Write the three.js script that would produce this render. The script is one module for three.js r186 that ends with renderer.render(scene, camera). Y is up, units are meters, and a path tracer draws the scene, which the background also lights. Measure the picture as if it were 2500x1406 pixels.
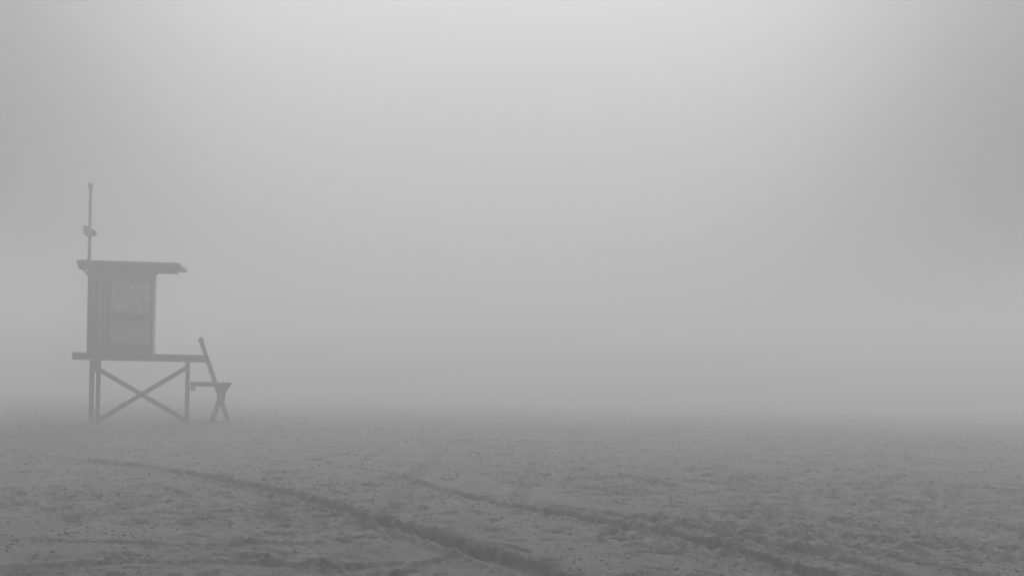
import * as THREE from 'three';
import { RoundedBoxGeometry } from 'three/addons/geometries/RoundedBoxGeometry.js';
import { ImprovedNoise } from 'three/addons/math/ImprovedNoise.js';

// ---------------------------------------------------------------- camera, sky, sun, air, exposure
const W = 1024, H = 575, RAD = Math.PI / 180;
const scene = new THREE.Scene();
const EYE = 1.65;
const camera = new THREE.PerspectiveCamera(45.4, 2500 / 1810, 0.1, 2500);
camera.position.set(0, EYE, 0);
camera.rotation.set(0, 0, 1.1 * RAD);                 // level lens, held with a slight roll
camera.setViewOffset(2500, 1810, 0, 0, 2500, 1406);   // the upper part of an upright frame
scene.add(camera);

const sunDir = new THREE.Vector3(-0.02, 0, -1).normalize().multiplyScalar(Math.cos(19 * RAD)).setY(Math.sin(19 * RAD));
{ // an overcast, foggy sky: brighter overhead (as overcast skies are) and round the hidden sun
  const w = 512, h = 256, data = new Float32Array(w * h * 4), d = new THREE.Vector3();
  for (let j = 0; j < h; j++) for (let i = 0; i < w; i++) {
    const el = ((j + 0.5) / h - 0.5) * Math.PI, az = ((i + 0.5) / w - 0.5) * 2 * Math.PI;
    d.set(Math.cos(az) * Math.cos(el), Math.sin(el), Math.sin(az) * Math.cos(el));
    const up = Math.max(0, d.y), ang = Math.acos(THREE.MathUtils.clamp(d.dot(sunDir), -1, 1)) / RAD;
    const v = 1.1 * (0.045 + 0.955 * up * up) + 0.21 * Math.exp(-Math.pow(ang / 25, 4.5));
    const k = (j * w + i) * 4, s = el < 0 ? 0.1 : v;
    data[k] = data[k + 1] = data[k + 2] = s; data[k + 3] = 1;
  }
  const sky = new THREE.DataTexture(data, w, h, THREE.RGBAFormat, THREE.FloatType);
  sky.mapping = THREE.EquirectangularReflectionMapping; sky.magFilter = THREE.LinearFilter; sky.minFilter = THREE.LinearFilter;
  sky.needsUpdate = true;
  scene.background = sky; scene.environment = sky;
}
const sun = new THREE.DirectionalLight(0xffffff, 1.5);
sun.position.copy(sunDir).multiplyScalar(80); sun.target.position.set(0, 0, -12);
sun.castShadow = true; sun.shadow.radius = 45;
Object.assign(sun.shadow.camera, { left: -40, right: 40, top: 40, bottom: -40, near: 1, far: 200 });
sun.shadow.mapSize.set(2048, 2048);
scene.add(sun, sun.target);
scene.fog = new THREE.FogExp2(new THREE.Color(1, 1, 1), 0.036);

const renderer = new THREE.WebGLRenderer({ antialias: true });
renderer.setSize(W, H);
renderer.toneMapping = THREE.LinearToneMapping;
renderer.toneMappingExposure = 2.05;
renderer.shadowMap.enabled = true;

// ---------------------------------------------------------------- helpers
let seed = 20240611;
const rnd = () => { seed = (seed + 0x6d2b79f5) | 0; let t = Math.imul(seed ^ (seed >>> 15), 1 | seed); t = (t + Math.imul(t ^ (t >>> 7), 61 | t)) ^ t; return ((t ^ (t >>> 14)) >>> 0) / 4294967296; };
const between = (a, b) => a + (b - a) * rnd();
const noise = new ImprovedNoise();
const N = (x, y, s = 0) => noise.noise(x + 31.7, y + 17.3, s + 0.37);
const smooth = THREE.MathUtils.smoothstep;
const grey = (v) => new THREE.Color().setRGB(v, v, v);

// ---------------------------------------------------------------- the beach
// wheel ruts as centre lines on the sand (x, z), from far to near
const curve = (pts) => new THREE.CatmullRomCurve3(pts.map(([x, z]) => new THREE.Vector3(x, 0, z))).getPoints(160);
const ruts = [
  { p: curve([[-15, -18.5], [-11, -16.8], [-7.5, -14.9], [-5.86, -14.1], [-4.85, -13.2], [-3.88, -12.27], [-3.17, -11.54], [-2.45, -10.74], [-1.8, -9.91], [-1.24, -9.14], [-0.76, -8.53], [-0.42, -8.05], [0.05, -7.4], [0.6, -6.7], [2.2, -4.6]]), w: 0.145, deep: 0.1, dampShade: 0.86, s: 1 },
  { p: curve([[-9, -18.2], [-5, -16], [-2.26, -14.2], [-1.47, -13], [-0.85, -12], [-0.23, -11.13], [0.28, -10.5], [0.81, -9.88], [1.13, -9.45], [1.56, -8.85], [1.93, -8.2], [2.22, -7.63], [2.42, -7.2], [3.6, -5.2]]), w: 0.115, deep: 0.075, dampShade: 0.8, s: 2 },
  { p: curve([[0.15, -11.1], [0.7, -10.5], [1.37, -9.95], [1.77, -9.5], [2.2, -8.9], [2.54, -8.36], [2.92, -7.81], [3.1, -7.4], [4.4, -5.2]]), w: 0.11, deep: 0.075, dampShade: 0.84, s: 3 },
  { p: curve([[-5.2, -8.2], [-3.9, -7.95], [-3.34, -7.93], [-2.89, -7.9], [-2.18, -8.1], [-1.5, -8.25]]), w: 0.08, deep: 0.045, dampShade: 0.42, s: 4 },
  { p: curve([[-4.6, -6.6], [-3, -7.15], [-1.6, -7.3], [-0.8, -7.1]]), w: 0.1, deep: 0.03, dampShade: 0.22, s: 5 },
  { p: curve([[3.2, -14.5], [4.2, -12.5], [4.9, -11], [5.5, -9.6], [6.4, -7.8]]), w: 0.13, deep: 0.035, dampShade: 0.4, s: 6 },
  { p: curve([[1.9, -14], [2.8, -12], [3.5, -10.4], [4.2, -8.8], [5.2, -7]]), w: 0.13, deep: 0.035, dampShade: 0.4, s: 7 },
  { p: curve([[0.7, -20], [0.5, -17.4], [0.3, -14], [0.1, -11.2], [0.05, -10]]), w: 0.1, deep: 0.03, dampShade: 0.4, s: 8 },
  { p: curve([[-1.5, -18.5], [-1.42, -16.2], [-1.45, -13], [-1.33, -10.5], [-1.4, -9.4]]), w: 0.1, deep: 0.03, dampShade: 0.4, s: 9 },
  { p: curve([[1.0, -10.6], [1.9, -9.9], [2.7, -9.1], [3.4, -8.1], [3.9, -7.3], [5, -5.4]]), w: 0.07, deep: 0.05, dampShade: 0.7, s: 10 },
  { p: curve([[-0.2, -11.6], [0.6, -10.9], [1.3, -10.3]]), w: 0.06, deep: 0.04, dampShade: 0.7, s: 11 },
];
const CELL = 0.5, key = (i, k) => i * 4099 + k;
const rutCells = new Map();
for (const r of ruts) { let along = 0;
  for (let i = 0; i + 1 < r.p.length; i++) {
    const a = r.p[i], b = r.p[i + 1], len = a.distanceTo(b), seg = { r, a, b, len, along }; along += len;
    const reach = 0.75;
    for (let x = Math.floor((Math.min(a.x, b.x) - reach) / CELL); x <= Math.floor((Math.max(a.x, b.x) + reach) / CELL); x++)
      for (let z = Math.floor((Math.min(a.z, b.z) - reach) / CELL); z <= Math.floor((Math.max(a.z, b.z) + reach) / CELL); z++) {
        const k = key(x, z); if (!rutCells.has(k)) rutCells.set(k, []); rutCells.get(k).push(seg);
      }
  }
}
// footprints: trails of people walking and a scatter of old, slumped ones
const prints = [], printCells = new Map();
const addPrint = (x, z, a, l, w, deep) => prints.push({ x, z, c: Math.cos(a), s: Math.sin(a), l, w, deep });
for (let t = 0; t < 26; t++) {
  let x = between(-13, 13), z = between(-26, -5.5), a = rnd() < 0.6 ? between(-0.7, 0.5) + (rnd() < 0.5 ? Math.PI : 0) : between(0, 6.28);
  for (let i = 0, n = 14 + rnd() * 26; i < n; i++) {
    a += between(-0.09, 0.09); x += Math.cos(a) * 0.62; z += Math.sin(a) * 0.62;
    const side = i % 2 ? 0.11 : -0.11;
    addPrint(x - Math.sin(a) * side, z + Math.cos(a) * side, a + between(-0.2, 0.2), between(0.13, 0.17), between(0.055, 0.075), between(0.02, 0.055));
  }
}
for (let i = 0; i < 1700; i++) addPrint(between(-16, 16), -5 - 24 * Math.pow(rnd(), 1.2), between(0, 6.28), between(0.07, 0.24), between(0.05, 0.11), between(0.008, 0.04));
for (let i = 0; i < 350; i++) addPrint(between(1, 9), between(-14, -5.5), between(-0.5, 0.9), between(0.14, 0.34), between(0.035, 0.06), between(0.015, 0.045));
prints.forEach((p) => { const k = Math.ceil(p.l * 2.2 / CELL), i = Math.floor(p.x / CELL), j = Math.floor(p.z / CELL);
  for (let u = i - k; u <= i + k; u++) for (let v = j - k; v <= j + k; v++) { const q = key(u, v); if (!printCells.has(q)) printCells.set(q, []); printCells.get(q).push(p); } });

const feet = [[-1.235, 0], [1.215, 0], [-1.235, -1.9], [1.215, -1.9], [1.84, -0.47], [1.84, -1.45], [2.35, -0.6], [2.35, -1.2]].map(([x, z]) => [-10.294 + x * Math.cos(20.2 * RAD) + z * Math.sin(20.2 * RAD), -24.561 - x * Math.sin(20.2 * RAD) + z * Math.cos(20.2 * RAD)]);
const out = { h: 0, c: 1 };
function sand(x, z) {
  const d = Math.hypot(x, z), fine = 1 - smooth(d, 9, 22), mid = 1 - smooth(d, 25, 60), far = 1 - smooth(d, 60, 200);
  const wx = x + 0.12 * N(x * 1.7, z * 1.7, 9), wz = z + 0.12 * N(x * 1.7, z * 1.7, 19);
  let h = far * (0.05 * N(x / 5, z / 5) + 0.03 * N(x / 1.9, z / 1.9, 3)) * smooth(d, 1, 4);
  h += mid * 0.018 * N(wx / 0.62, wz / 0.62, 5) + mid * 0.01 * N(wx / 0.31, wz / 0.31, 6);
  const rough = 0.35 + 0.95 * smooth(N(x / 2.6, z / 2.6, 71) + 0.5 * N(x / 1.1, z / 1.1, 72), -0.35, 0.4);
  const clod = N(wx / 0.15, wz / 0.15, 7);
  h += (0.5 + 0.5 * fine) * rough * mid * 0.017 * (1 - 2 * Math.abs(clod));
  if (fine > 0) { h += rough * fine * 0.02 * N(wx / 0.06, wz / 0.06, 8); h += fine * 0.006 * N(x / 0.032, z / 0.032, 11); }
  h -= 1.1 * smooth(-z, 17, 80);                          // beyond the berm the beach falls away towards the sea
  if (Math.abs(x + 10) < 5 && Math.abs(z + 25) < 5) for (const [fx, fz] of feet) { const q = Math.hypot(x - fx, z - fz); h += 0.03 * Math.exp(-q * q / 0.12) * (1 + 0.8 * clod); }
  let footShade = 0;  // contact shade round the tower feet, painted into the sand colour
  if (Math.abs(x + 10) < 5 && Math.abs(z + 25) < 5) for (const [fx, fz] of feet) footShade = Math.max(footShade, Math.exp(-((x - fx) ** 2 + (z - fz) ** 2) / 0.35));
  let c = 1 - 0.5 * footShade + 0.3 * N(x / 0.9, z / 0.9, 21) + 0.4 * mid * N(wx / 0.27, wz / 0.27, 22) + 0.75 * rough * mid * N(wx / 0.12, wz / 0.12, 24) + 0.85 * rough * fine * N(x / 0.055, z / 0.055, 23);
  const i = Math.floor(x / CELL), j = Math.floor(z / CELL), pr = printCells.get(key(i, j));
  if (pr) for (const p of pr) {
    const dx = x - p.x, dz = z - p.z, u = (dx * p.c + dz * p.s) / p.l, v = (-dx * p.s + dz * p.c) / p.w, q = Math.sqrt(u * u + v * v) + 0.4 * clod;
    if (q < 2.2) h += p.deep * (0.4 + 0.7 * rough) * (0.45 * Math.exp(-Math.pow((q - 1.35) / 0.35, 2)) - 1.3 * (1 - smooth(q, 0.7, 1.1)));
  }
  const rc = rutCells.get(key(i, j));
  if (rc) {
    const best = new Map();
    for (const s of rc) {
      const ex = s.b.x - s.a.x, ez = s.b.z - s.a.z, t = THREE.MathUtils.clamp(((x - s.a.x) * ex + (z - s.a.z) * ez) / (s.len * s.len), 0, 1);
      const px = x - s.a.x - ex * t, pz = z - s.a.z - ez * t, q = Math.hypot(px, pz), o = best.get(s.r);
      if (!o || q < o.q) best.set(s.r, { q, side: Math.sign(px * ez - pz * ex), at: s.along + s.len * t });
    }
    for (const [r, o] of best) {
      const total = r.len ?? (r.len = r.p.reduce((m, p, n) => n ? m + p.distanceTo(r.p[n - 1]) : 0, 0));
      const ends = smooth(o.at, r.s < 3 ? 4 : 0, r.s === 1 ? 15 : r.s === 2 ? 12 : 1.2) * (1 - smooth(o.at, total - 0.6, total)), patchy = ends * (0.72 + 0.5 * N(o.at / 0.9, r.s * 7.1, 2));
      const w = r.w * (1 + 0.3 * N(o.at / 0.45, r.s * 3.3 + o.side, 4)) + 0.045 * N(x / 0.13, z / 0.13, 31) + 0.03 * N(x / 0.05, z / 0.05, 32);
      const q = o.q / Math.max(0.04, w), inside = 1 - smooth(q, 0.7, 1.15);
      const tread = Math.sin((o.at + Math.abs(o.q) * 0.7) * 2 * Math.PI / 0.11);
      h += 0.012 * patchy * (1 - smooth(q, 1, 2.6)) * (N(x / 0.12, z / 0.12, 33) + N(x / 0.06, z / 0.06, 34));
      h += patchy * (r.deep * (0.5 * Math.exp(-Math.pow((q - 1.5) / 0.38, 2)) - inside) + 0.006 * inside * tread);
      c *= 1 - r.dampShade * Math.max(0, patchy) * (1 - smooth(q + 0.55 * N(x / 0.1, z / 0.1, 41), 0.6, 1.5));   // moist sand turned up by wheels, plus rut depth shade darkened into its colour
    }
  }
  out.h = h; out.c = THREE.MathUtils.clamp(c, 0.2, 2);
  return out;
}
{
  const az = [];
  for (let a = -38; a <= 38.0001; a += 0.07) az.push(a);
  for (let a = 42; a < 321.9; a += 4) az.push(a);
  const rad = [0.02, 0.6, 1.4, 2.2, 3, 3.6];
  for (let r = 4.2; r < 75; r *= 1.0042) rad.push(r);
  for (let r = 78; r < 750; r *= 1.09) rad.push(r);
  const n = az.length, m = rad.length, pos = new Float32Array(n * m * 3), col = new Float32Array(n * m * 3), uv = new Float32Array(n * m * 2);
  for (let j = 0; j < m; j++) for (let i = 0; i < n; i++) {
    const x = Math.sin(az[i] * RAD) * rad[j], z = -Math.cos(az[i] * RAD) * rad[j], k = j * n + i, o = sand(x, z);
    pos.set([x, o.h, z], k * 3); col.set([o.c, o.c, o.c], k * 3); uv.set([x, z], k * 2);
  }
  const idx = new Uint32Array((n * (m - 1)) * 6); let q = 0;
  for (let j = 0; j + 1 < m; j++) for (let i = 0; i < n; i++) {
    const a = j * n + i, b = j * n + (i + 1) % n, c = a + n, d = b + n;
    idx[q++] = a; idx[q++] = b; idx[q++] = c; idx[q++] = b; idx[q++] = d; idx[q++] = c;
  }
  const g = new THREE.BufferGeometry();
  g.setAttribute('position', new THREE.BufferAttribute(pos, 3)); g.setAttribute('color', new THREE.BufferAttribute(col, 3)); g.setAttribute('uv', new THREE.BufferAttribute(uv, 2));
  g.setIndex(new THREE.BufferAttribute(idx, 1)); g.computeVertexNormals();
  const S = 512, gd = new Uint8Array(S * S * 4);
  for (let k = 0; k < S * S; k++) { const v = Math.floor(255 * (0.35 * rnd() + 0.65 * rnd())); gd.set([v, v, v, 255], k * 4); }
  const grain = new THREE.DataTexture(gd, S, S); grain.wrapS = grain.wrapT = THREE.RepeatWrapping; grain.magFilter = THREE.LinearFilter; grain.repeat.set(0.7, 0.7); grain.needsUpdate = true;
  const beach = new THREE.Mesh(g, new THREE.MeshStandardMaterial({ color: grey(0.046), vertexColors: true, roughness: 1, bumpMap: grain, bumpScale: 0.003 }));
  beach.name = 'beach_sand'; beach.receiveShadow = true; beach.castShadow = true;
  beach.userData = { kind: 'structure', label: 'wide grey beach of churned moist sand crossed by tyre ruts' };
  scene.add(beach);
}

// ---------------------------------------------------------------- lifeguard tower
function woodTexture(dark, light) {
  const w = 256, h = 256, data = new Uint8Array(w * h * 4);
  for (let j = 0; j < h; j++) for (let i = 0; i < w; i++) {
    const g = 0.5 + 0.35 * N(i / 3.5, j / 60, 51) + 0.3 * N(i / 14, j / 34, 52) + 0.25 * N(i / 40, j / 40, 53);
    const v = Math.round(255 * Math.min(1, Math.max(0, dark + (light - dark) * g)));
    data.set([v, v, v, 255], (j * w + i) * 4);
  }
  const t = new THREE.DataTexture(data, w, h); t.wrapS = t.wrapT = THREE.RepeatWrapping; t.magFilter = THREE.LinearFilter; t.colorSpace = THREE.SRGBColorSpace; t.needsUpdate = true;
  return t;
}
const timberMap = woodTexture(0.5, 1.05), boardMap = woodTexture(0.4, 1.1);
const M = {
  timber: new THREE.MeshStandardMaterial({ color: grey(0.075), map: timberMap, roughness: 0.9 }),
  deck: new THREE.MeshStandardMaterial({ color: grey(0.14), map: timberMap, roughness: 0.9 }),
  roof: new THREE.MeshStandardMaterial({ color: grey(0.1), map: boardMap, roughness: 0.8 }),
  panel: new THREE.MeshStandardMaterial({ color: grey(0.27), map: boardMap, roughness: 0.75 }),
  panelLow: new THREE.MeshStandardMaterial({ color: grey(0.22), map: boardMap, roughness: 0.75 }),
  metal: new THREE.MeshStandardMaterial({ color: grey(0.1), roughness: 0.5, metalness: 0.6 }),
  dark: new THREE.MeshStandardMaterial({ color: grey(0.05), roughness: 0.6 }),
  siding: [0.08, 0.11, 0.145, 0.095].map((v) => new THREE.MeshStandardMaterial({ color: grey(v), map: boardMap, roughness: 0.8 })),
};
const box = (w, h, d, r = 0.01) => new RoundedBoxGeometry(w, h, d, 1, Math.min(r, w / 2.2, h / 2.2, d / 2.2));
const at = (g, x, y, z) => g.translate(x, y, z);
function beam(x0, y0, x1, y1, w, d, z) {        // a timber lying in the plane z between two points, w across, d deep
  const l = Math.hypot(x1 - x0, y1 - y0), g = box(w, l, d, 0.012);
  return g.rotateZ(-Math.atan2(x1 - x0, y1 - y0)).translate((x0 + x1) / 2, (y0 + y1) / 2, z);
}
const counts = {};
function piece(name, geo, mat, parent, label) {
  const m = new THREE.Mesh(geo, mat), c = counts[name] = (counts[name] ?? -1) + 1;
  m.name = c ? `${name}_${String(c).padStart(3, '0')}` : name; m.castShadow = m.receiveShadow = true;
  if (label) m.userData.label = label;
  parent.add(m); return m;
}
const tower = new THREE.Group();
tower.name = 'lifeguard_tower';
tower.userData = { label: 'wooden lifeguard tower on braced stilts fading into the fog', category: 'lifeguard tower' };
tower.position.set(-10.294, 0, -24.561); tower.rotation.y = 20.2 * RAD;
scene.add(tower);
const BACK = -1.9;                                                  // the rear row of legs
for (const z of [0, BACK]) for (const x of [-1.235, 1.215]) {
  piece('leg', at(box(0.12, 2.02, 0.12, 0.012), x, 0.71, z), M.timber, tower);
}
piece('cross_brace', beam(-1.16, 1.53, 1.22, 0.06, 0.125, 0.045, 0.102), M.timber, tower);
piece('cross_brace', beam(1.18, 1.555, -1.12, 0.04, 0.125, 0.045, 0.149), M.timber, tower);
{ // timber plates that stiffen the leg heads
  const sh = new THREE.Shape([[-1.27, 1.72], [-1.0, 1.72], [-1.0, 1.52], [-1.12, 1.4], [-1.27, 1.4]].map((p) => new THREE.Vector2(...p)));
  piece('gusset_plate', new THREE.ExtrudeGeometry(sh, { depth: 0.03, bevelEnabled: false }).translate(0, 0, 0.176), M.timber, tower);
}
// platform: rim beams with rounded tails, joists between them and deck boards on top
for (const z of [0.02, BACK - 0.02]) piece('platform_beam', at(box(3.46, 0.17, 0.09, 0.04), 0.0, 1.807, z), M.timber, tower);
for (const x of [-1.55, -0.8, 0, 0.8, 1.5]) piece('joist', at(box(0.06, 0.14, 1.83, 0.01), x, 1.81, BACK / 2), M.timber, tower);
for (let i = 0, n = 24; i < n; i++) piece('deck_board', at(box(0.138, 0.032, 2.1, 0.006), -1.655 + i * 0.1445, 1.9085 + between(-0.002, 0.002), BACK / 2), M.deck, tower);
// cabin
const cabin = new THREE.Group(); cabin.name = 'cabin'; tower.add(cabin);
const X0 = -1.37, X1 = 0.275, Y0 = 1.927, Y1 = 4.32, ZF = -0.02, ZB = -1.86;
const board = (w, h, d, x, y, z) => piece('siding_board', at(box(w, h, d, 0.006), x, y, z), M.siding[Math.floor(rnd() * 4)], cabin);
{ const n = 11, w = (X1 - X0) / n;
  for (let i = 0; i < n; i++) for (const z of [ZF - 0.013, ZB + 0.013]) board(w - 0.008, Y1 - Y0, 0.026, X0 + w * (i + 0.5), (Y0 + Y1) / 2, z + between(-0.002, 0.002));
  const k = 12, v = (ZF - ZB - 0.06) / k;
  for (let i = 0; i < k; i++) for (const x of [X0 + 0.013, X1 - 0.013]) board(0.026, Y1 - Y0, v - 0.008, x + between(-0.002, 0.002), (Y0 + Y1) / 2, ZB + 0.03 + v * (i + 0.5));
  for (const x of [X0 + 0.032, X1 - 0.032]) for (const z of [ZF + 0.006, ZB - 0.006]) piece('corner_board', at(box(0.09, Y1 - Y0, 0.022, 0.006), x, (Y0 + Y1) / 2, z), M.timber, cabin);
  piece('ceiling_panel', at(box(X1 - X0 - 0.07, 0.03, ZF - ZB - 0.07), (X0 + X1) / 2, Y1 - 0.04, (ZF + ZB) / 2), M.deck, cabin);
}
{ // the hinged storm shutter over the window, and the boarded half below it
  const sh = piece('window_shutter', at(box(0.98, 0.86, 0.035, 0.01), -0.3, 3.46, 0.004), M.panel, cabin, 'pale hinged shutter closed over the window');
  for (const y of [3.06, 3.86]) piece('shutter_batten', at(box(0.96, 0.06, 0.02, 0.005), -0.3, y, 0.0325), M.panelLow, sh);
  for (const x of [-0.66, 0.12]) piece('hinge', at(box(0.06, 0.13, 0.014, 0.004), x, 3.91, 0.027), M.metal, sh);
  piece('window_sill', at(box(1.06, 0.07, 0.1, 0.01), -0.3, 2.965, 0.032), M.timber, cabin);
  piece('lower_panel', at(box(1.02, 0.62, 0.03, 0.01), -0.3, 2.5, 0.004), M.panelLow, cabin, 'pale boarded panel under the window');
  piece('skirt_board', at(box(X1 - X0 - 0.1, 0.16, 0.03, 0.01), (X0 + X1) / 2, 2.02, 0.006), M.timber, cabin);
}
{ // flat roof, overhanging the deck, its front end cut on the slant
  const plan = new THREE.Shape([[-1.56, -0.12], [0.93, -0.12], [1.14, 1.98], [-1.76, 1.98], [-1.79, 1.9], [-1.64, -0.06]].map((p) => new THREE.Vector2(...p)));
  const g = new THREE.ExtrudeGeometry(plan, { depth: 0.07, bevelEnabled: true, bevelSize: 0.02, bevelThickness: 0.02, bevelSegments: 2 }).rotateX(-Math.PI / 2);
  g.rotateX(1.4 * RAD).rotateZ(1.6 * RAD).translate(0, 4.375, 0);
  const roof = piece('roof', g, M.roof, tower);
  for (const z of [0.02, -1.9]) piece('rafter', at(box(2.4, 0.07, 0.07, 0.012), -0.32, 0, 0).rotateZ(1.6 * RAD).translate(0, 4.323 - z * 0.0244, z), M.timber, roof);
  for (const [a, b, c, d] of [[-1.36, 4.02, -1.58, 4.3], [0.27, 4.06, 0.46, 4.3]]) piece('bracket', beam(a, b, c, d, 0.07, 0.06, 0.03), M.timber, roof);
}
{ // mast with clamp, loudspeaker pair and a cap at its top
  const mx = -1.35, mz = 0.06;
  const g = new THREE.CylinderGeometry(0.036, 0.045, 2.25, 16).translate(mx, 5.37, mz);
  const mast = piece('mast', g, M.metal, tower);
  piece('clamp', at(box(0.13, 0.17, 0.12, 0.02), mx, 4.37, mz), M.metal, mast);
  piece('mast_cap', new THREE.LatheGeometry([[0.0, 0], [0.055, 0.0], [0.062, 0.03], [0.062, 0.11], [0.045, 0.15], [0.03, 0.165], [0, 0.17]].map((p) => new THREE.Vector2(...p)), 18).translate(mx, 6.38, mz), M.metal, mast);
  const boxShape = new THREE.Shape([[-0.16, 0.13], [-0.02, 0.13], [0.03, 0.09], [0.04, -0.13], [-0.03, -0.14], [-0.13, -0.07]].map((p) => new THREE.Vector2(...p)));
  piece('loudspeaker', new THREE.ExtrudeGeometry(boxShape, { depth: 0.2, bevelEnabled: true, bevelSize: 0.012, bevelThickness: 0.012, bevelSegments: 2 }).translate(mx, 5.2, mz - 0.1), M.metal, mast);
  const horn = new THREE.LatheGeometry([[0.03, -0.12], [0.04, -0.05], [0.06, 0.02], [0.095, 0.08], [0.102, 0.085], [0.09, 0.082], [0.05, 0.015], [0.03, -0.04], [0, -0.05]].map((p) => new THREE.Vector2(...p)), 20);
  piece('horn', horn.rotateX(1.35).rotateY(0.5).translate(mx + 0.05, 5.14, mz + 0.06), M.dark, mast);
  for (const y of [4.75, 5.85]) piece('cable_band', new THREE.CylinderGeometry(0.05, 0.05, 0.04, 14).translate(mx, y, mz), M.dark, mast);
}
{ // steep stair down to the sand: two rails run on above the deck as hand holds
  const lx = (y) => 1.55 + (2.4 - y) * 0.34, za = -0.62, zb = -1.24;
  const stair = new THREE.Group(); stair.name = 'ladder'; tower.add(stair);
  for (const z of [za, zb]) {
    piece('ladder_rail', beam(lx(2.38), 2.38, lx(-0.25), -0.25, 0.11, 0.05, z), M.timber, stair);
    piece('hand_hold', at(new THREE.SphereGeometry(0.068, 14, 10).scale(1, 1.25, 0.9), lx(2.36), 2.37, z), M.timber, stair);
  }
  for (let i = 0; i < 7; i++) { const y = 0.12 + i * 0.262; piece('tread', at(box(0.16, 0.035, 0.55, 0.008), lx(y), y, (za + zb) / 2), M.deck, stair); }
  // the half-way landing on its trestle
  const landing = new THREE.Group(); landing.name = 'landing'; tower.add(landing);
  for (let i = 0; i < 3; i++) piece('landing_board', at(box(1.1, 0.04, 0.225, 0.008), 1.87, 1.13, -0.32 - i * 0.235 + (i ? -0.0 : 0)), M.deck, landing);
  for (const z of [-0.3, -0.72]) piece('landing_beam', at(box(1.06, 0.085, 0.06, 0.01), 1.85, 1.065, z), M.timber, landing);
  piece('ledger', at(box(0.13, 0.25, 0.5, 0.012), 1.36, 1.03, -0.35), M.timber, landing);
  const gs = new THREE.Shape([[1.99, 1.12], [2.42, 1.12], [2.36, 1.0], [2.27, 0.86], [2.23, 0.52], [2.08, 0.52], [2.03, 0.9]].map((p) => new THREE.Vector2(...p)));
  for (const z of [-0.42, -1.4]) piece('gusset', new THREE.ExtrudeGeometry(gs, { depth: 0.045, bevelEnabled: false }).translate(0, 0, z), M.timber, landing);
  for (const z of [-0.47, -1.45]) piece('trestle_leg', beam(2.17, 0.78, 1.83, -0.25, 0.1, 0.06, z), M.timber, landing);
}

// ---------------------------------------------------------------- odds and ends lying on the sand
function litter(name, label, n, mat, geo, size) {       // crumbs of weed, shell and crusted sand that nobody could count
  const m = new THREE.InstancedMesh(geo, mat, n), o = new THREE.Object3D();
  for (let i = 0; i < n; i++) {
    let r, x, z;
    do { r = 5 * Math.pow(7, Math.pow(rnd(), 0.75)); const a = between(-37, 37) * RAD; x = Math.sin(a) * r; z = -Math.cos(a) * r; } while (N(x / 0.8, z / 0.8, 61) + 0.6 * N(x / 3, z / 3, 62) < between(-0.5, 0.45));
    const k = size * (0.6 + 0.9 * Math.pow(rnd(), 2)) * Math.sqrt(r / 8);
    o.position.set(x, sand(x, z).h + 0.15 * k, z); o.rotation.set(between(-0.4, 0.4), between(0, 6.28), between(-0.4, 0.4));
    o.scale.set(k * between(0.8, 1.9), k * between(0.4, 0.7), k); o.updateMatrix(); m.setMatrixAt(i, o.matrix);
  }
  m.name = name; m.castShadow = m.receiveShadow = true; m.userData = { kind: 'stuff', label };
  scene.add(m);
}
const crumb = new THREE.DodecahedronGeometry(1, 0), cp = crumb.attributes.position;
for (let i = 0; i < cp.count; i++) { const f = 1 + 0.4 * N(cp.getX(i) * 1.3, cp.getY(i) * 1.3, cp.getZ(i) * 1.3); cp.setXYZ(i, cp.getX(i) * f, cp.getY(i) * f, cp.getZ(i) * f); }
crumb.computeVertexNormals();
litter('seaweed_crumbs', 'dark crumbs of dry seaweed strewn over the sand', 9000, new THREE.MeshStandardMaterial({ color: grey(0.026), roughness: 0.9 }), crumb, 0.0115);
litter('shell_crumbs', 'pale crumbs of shell and dry sand crust strewn over the beach', 7000, new THREE.MeshStandardMaterial({ color: grey(0.1), roughness: 0.9 }), crumb, 0.0095);
{
  const pts = []; for (let i = 0; i < 7; i++) pts.push(new THREE.Vector3(-0.1 + i * 0.034, 0.012 * Math.sin(i * 1.7), 0.015 * Math.cos(i * 2.1)));
  const g = new THREE.TubeGeometry(new THREE.CatmullRomCurve3(pts), 24, 0.014, 8), s = sand(-0.95, -13.28);
  const m = new THREE.Mesh(g, M.dark); m.name = 'driftwood_stick'; m.position.set(-0.95, s.h + 0.02, -13.28); m.rotation.y = 0.15; m.castShadow = m.receiveShadow = true;
  m.userData = { label: 'small dark stick of driftwood lying beside the tyre ruts', category: 'driftwood' };
  scene.add(m);
}
renderer.render(scene, camera);
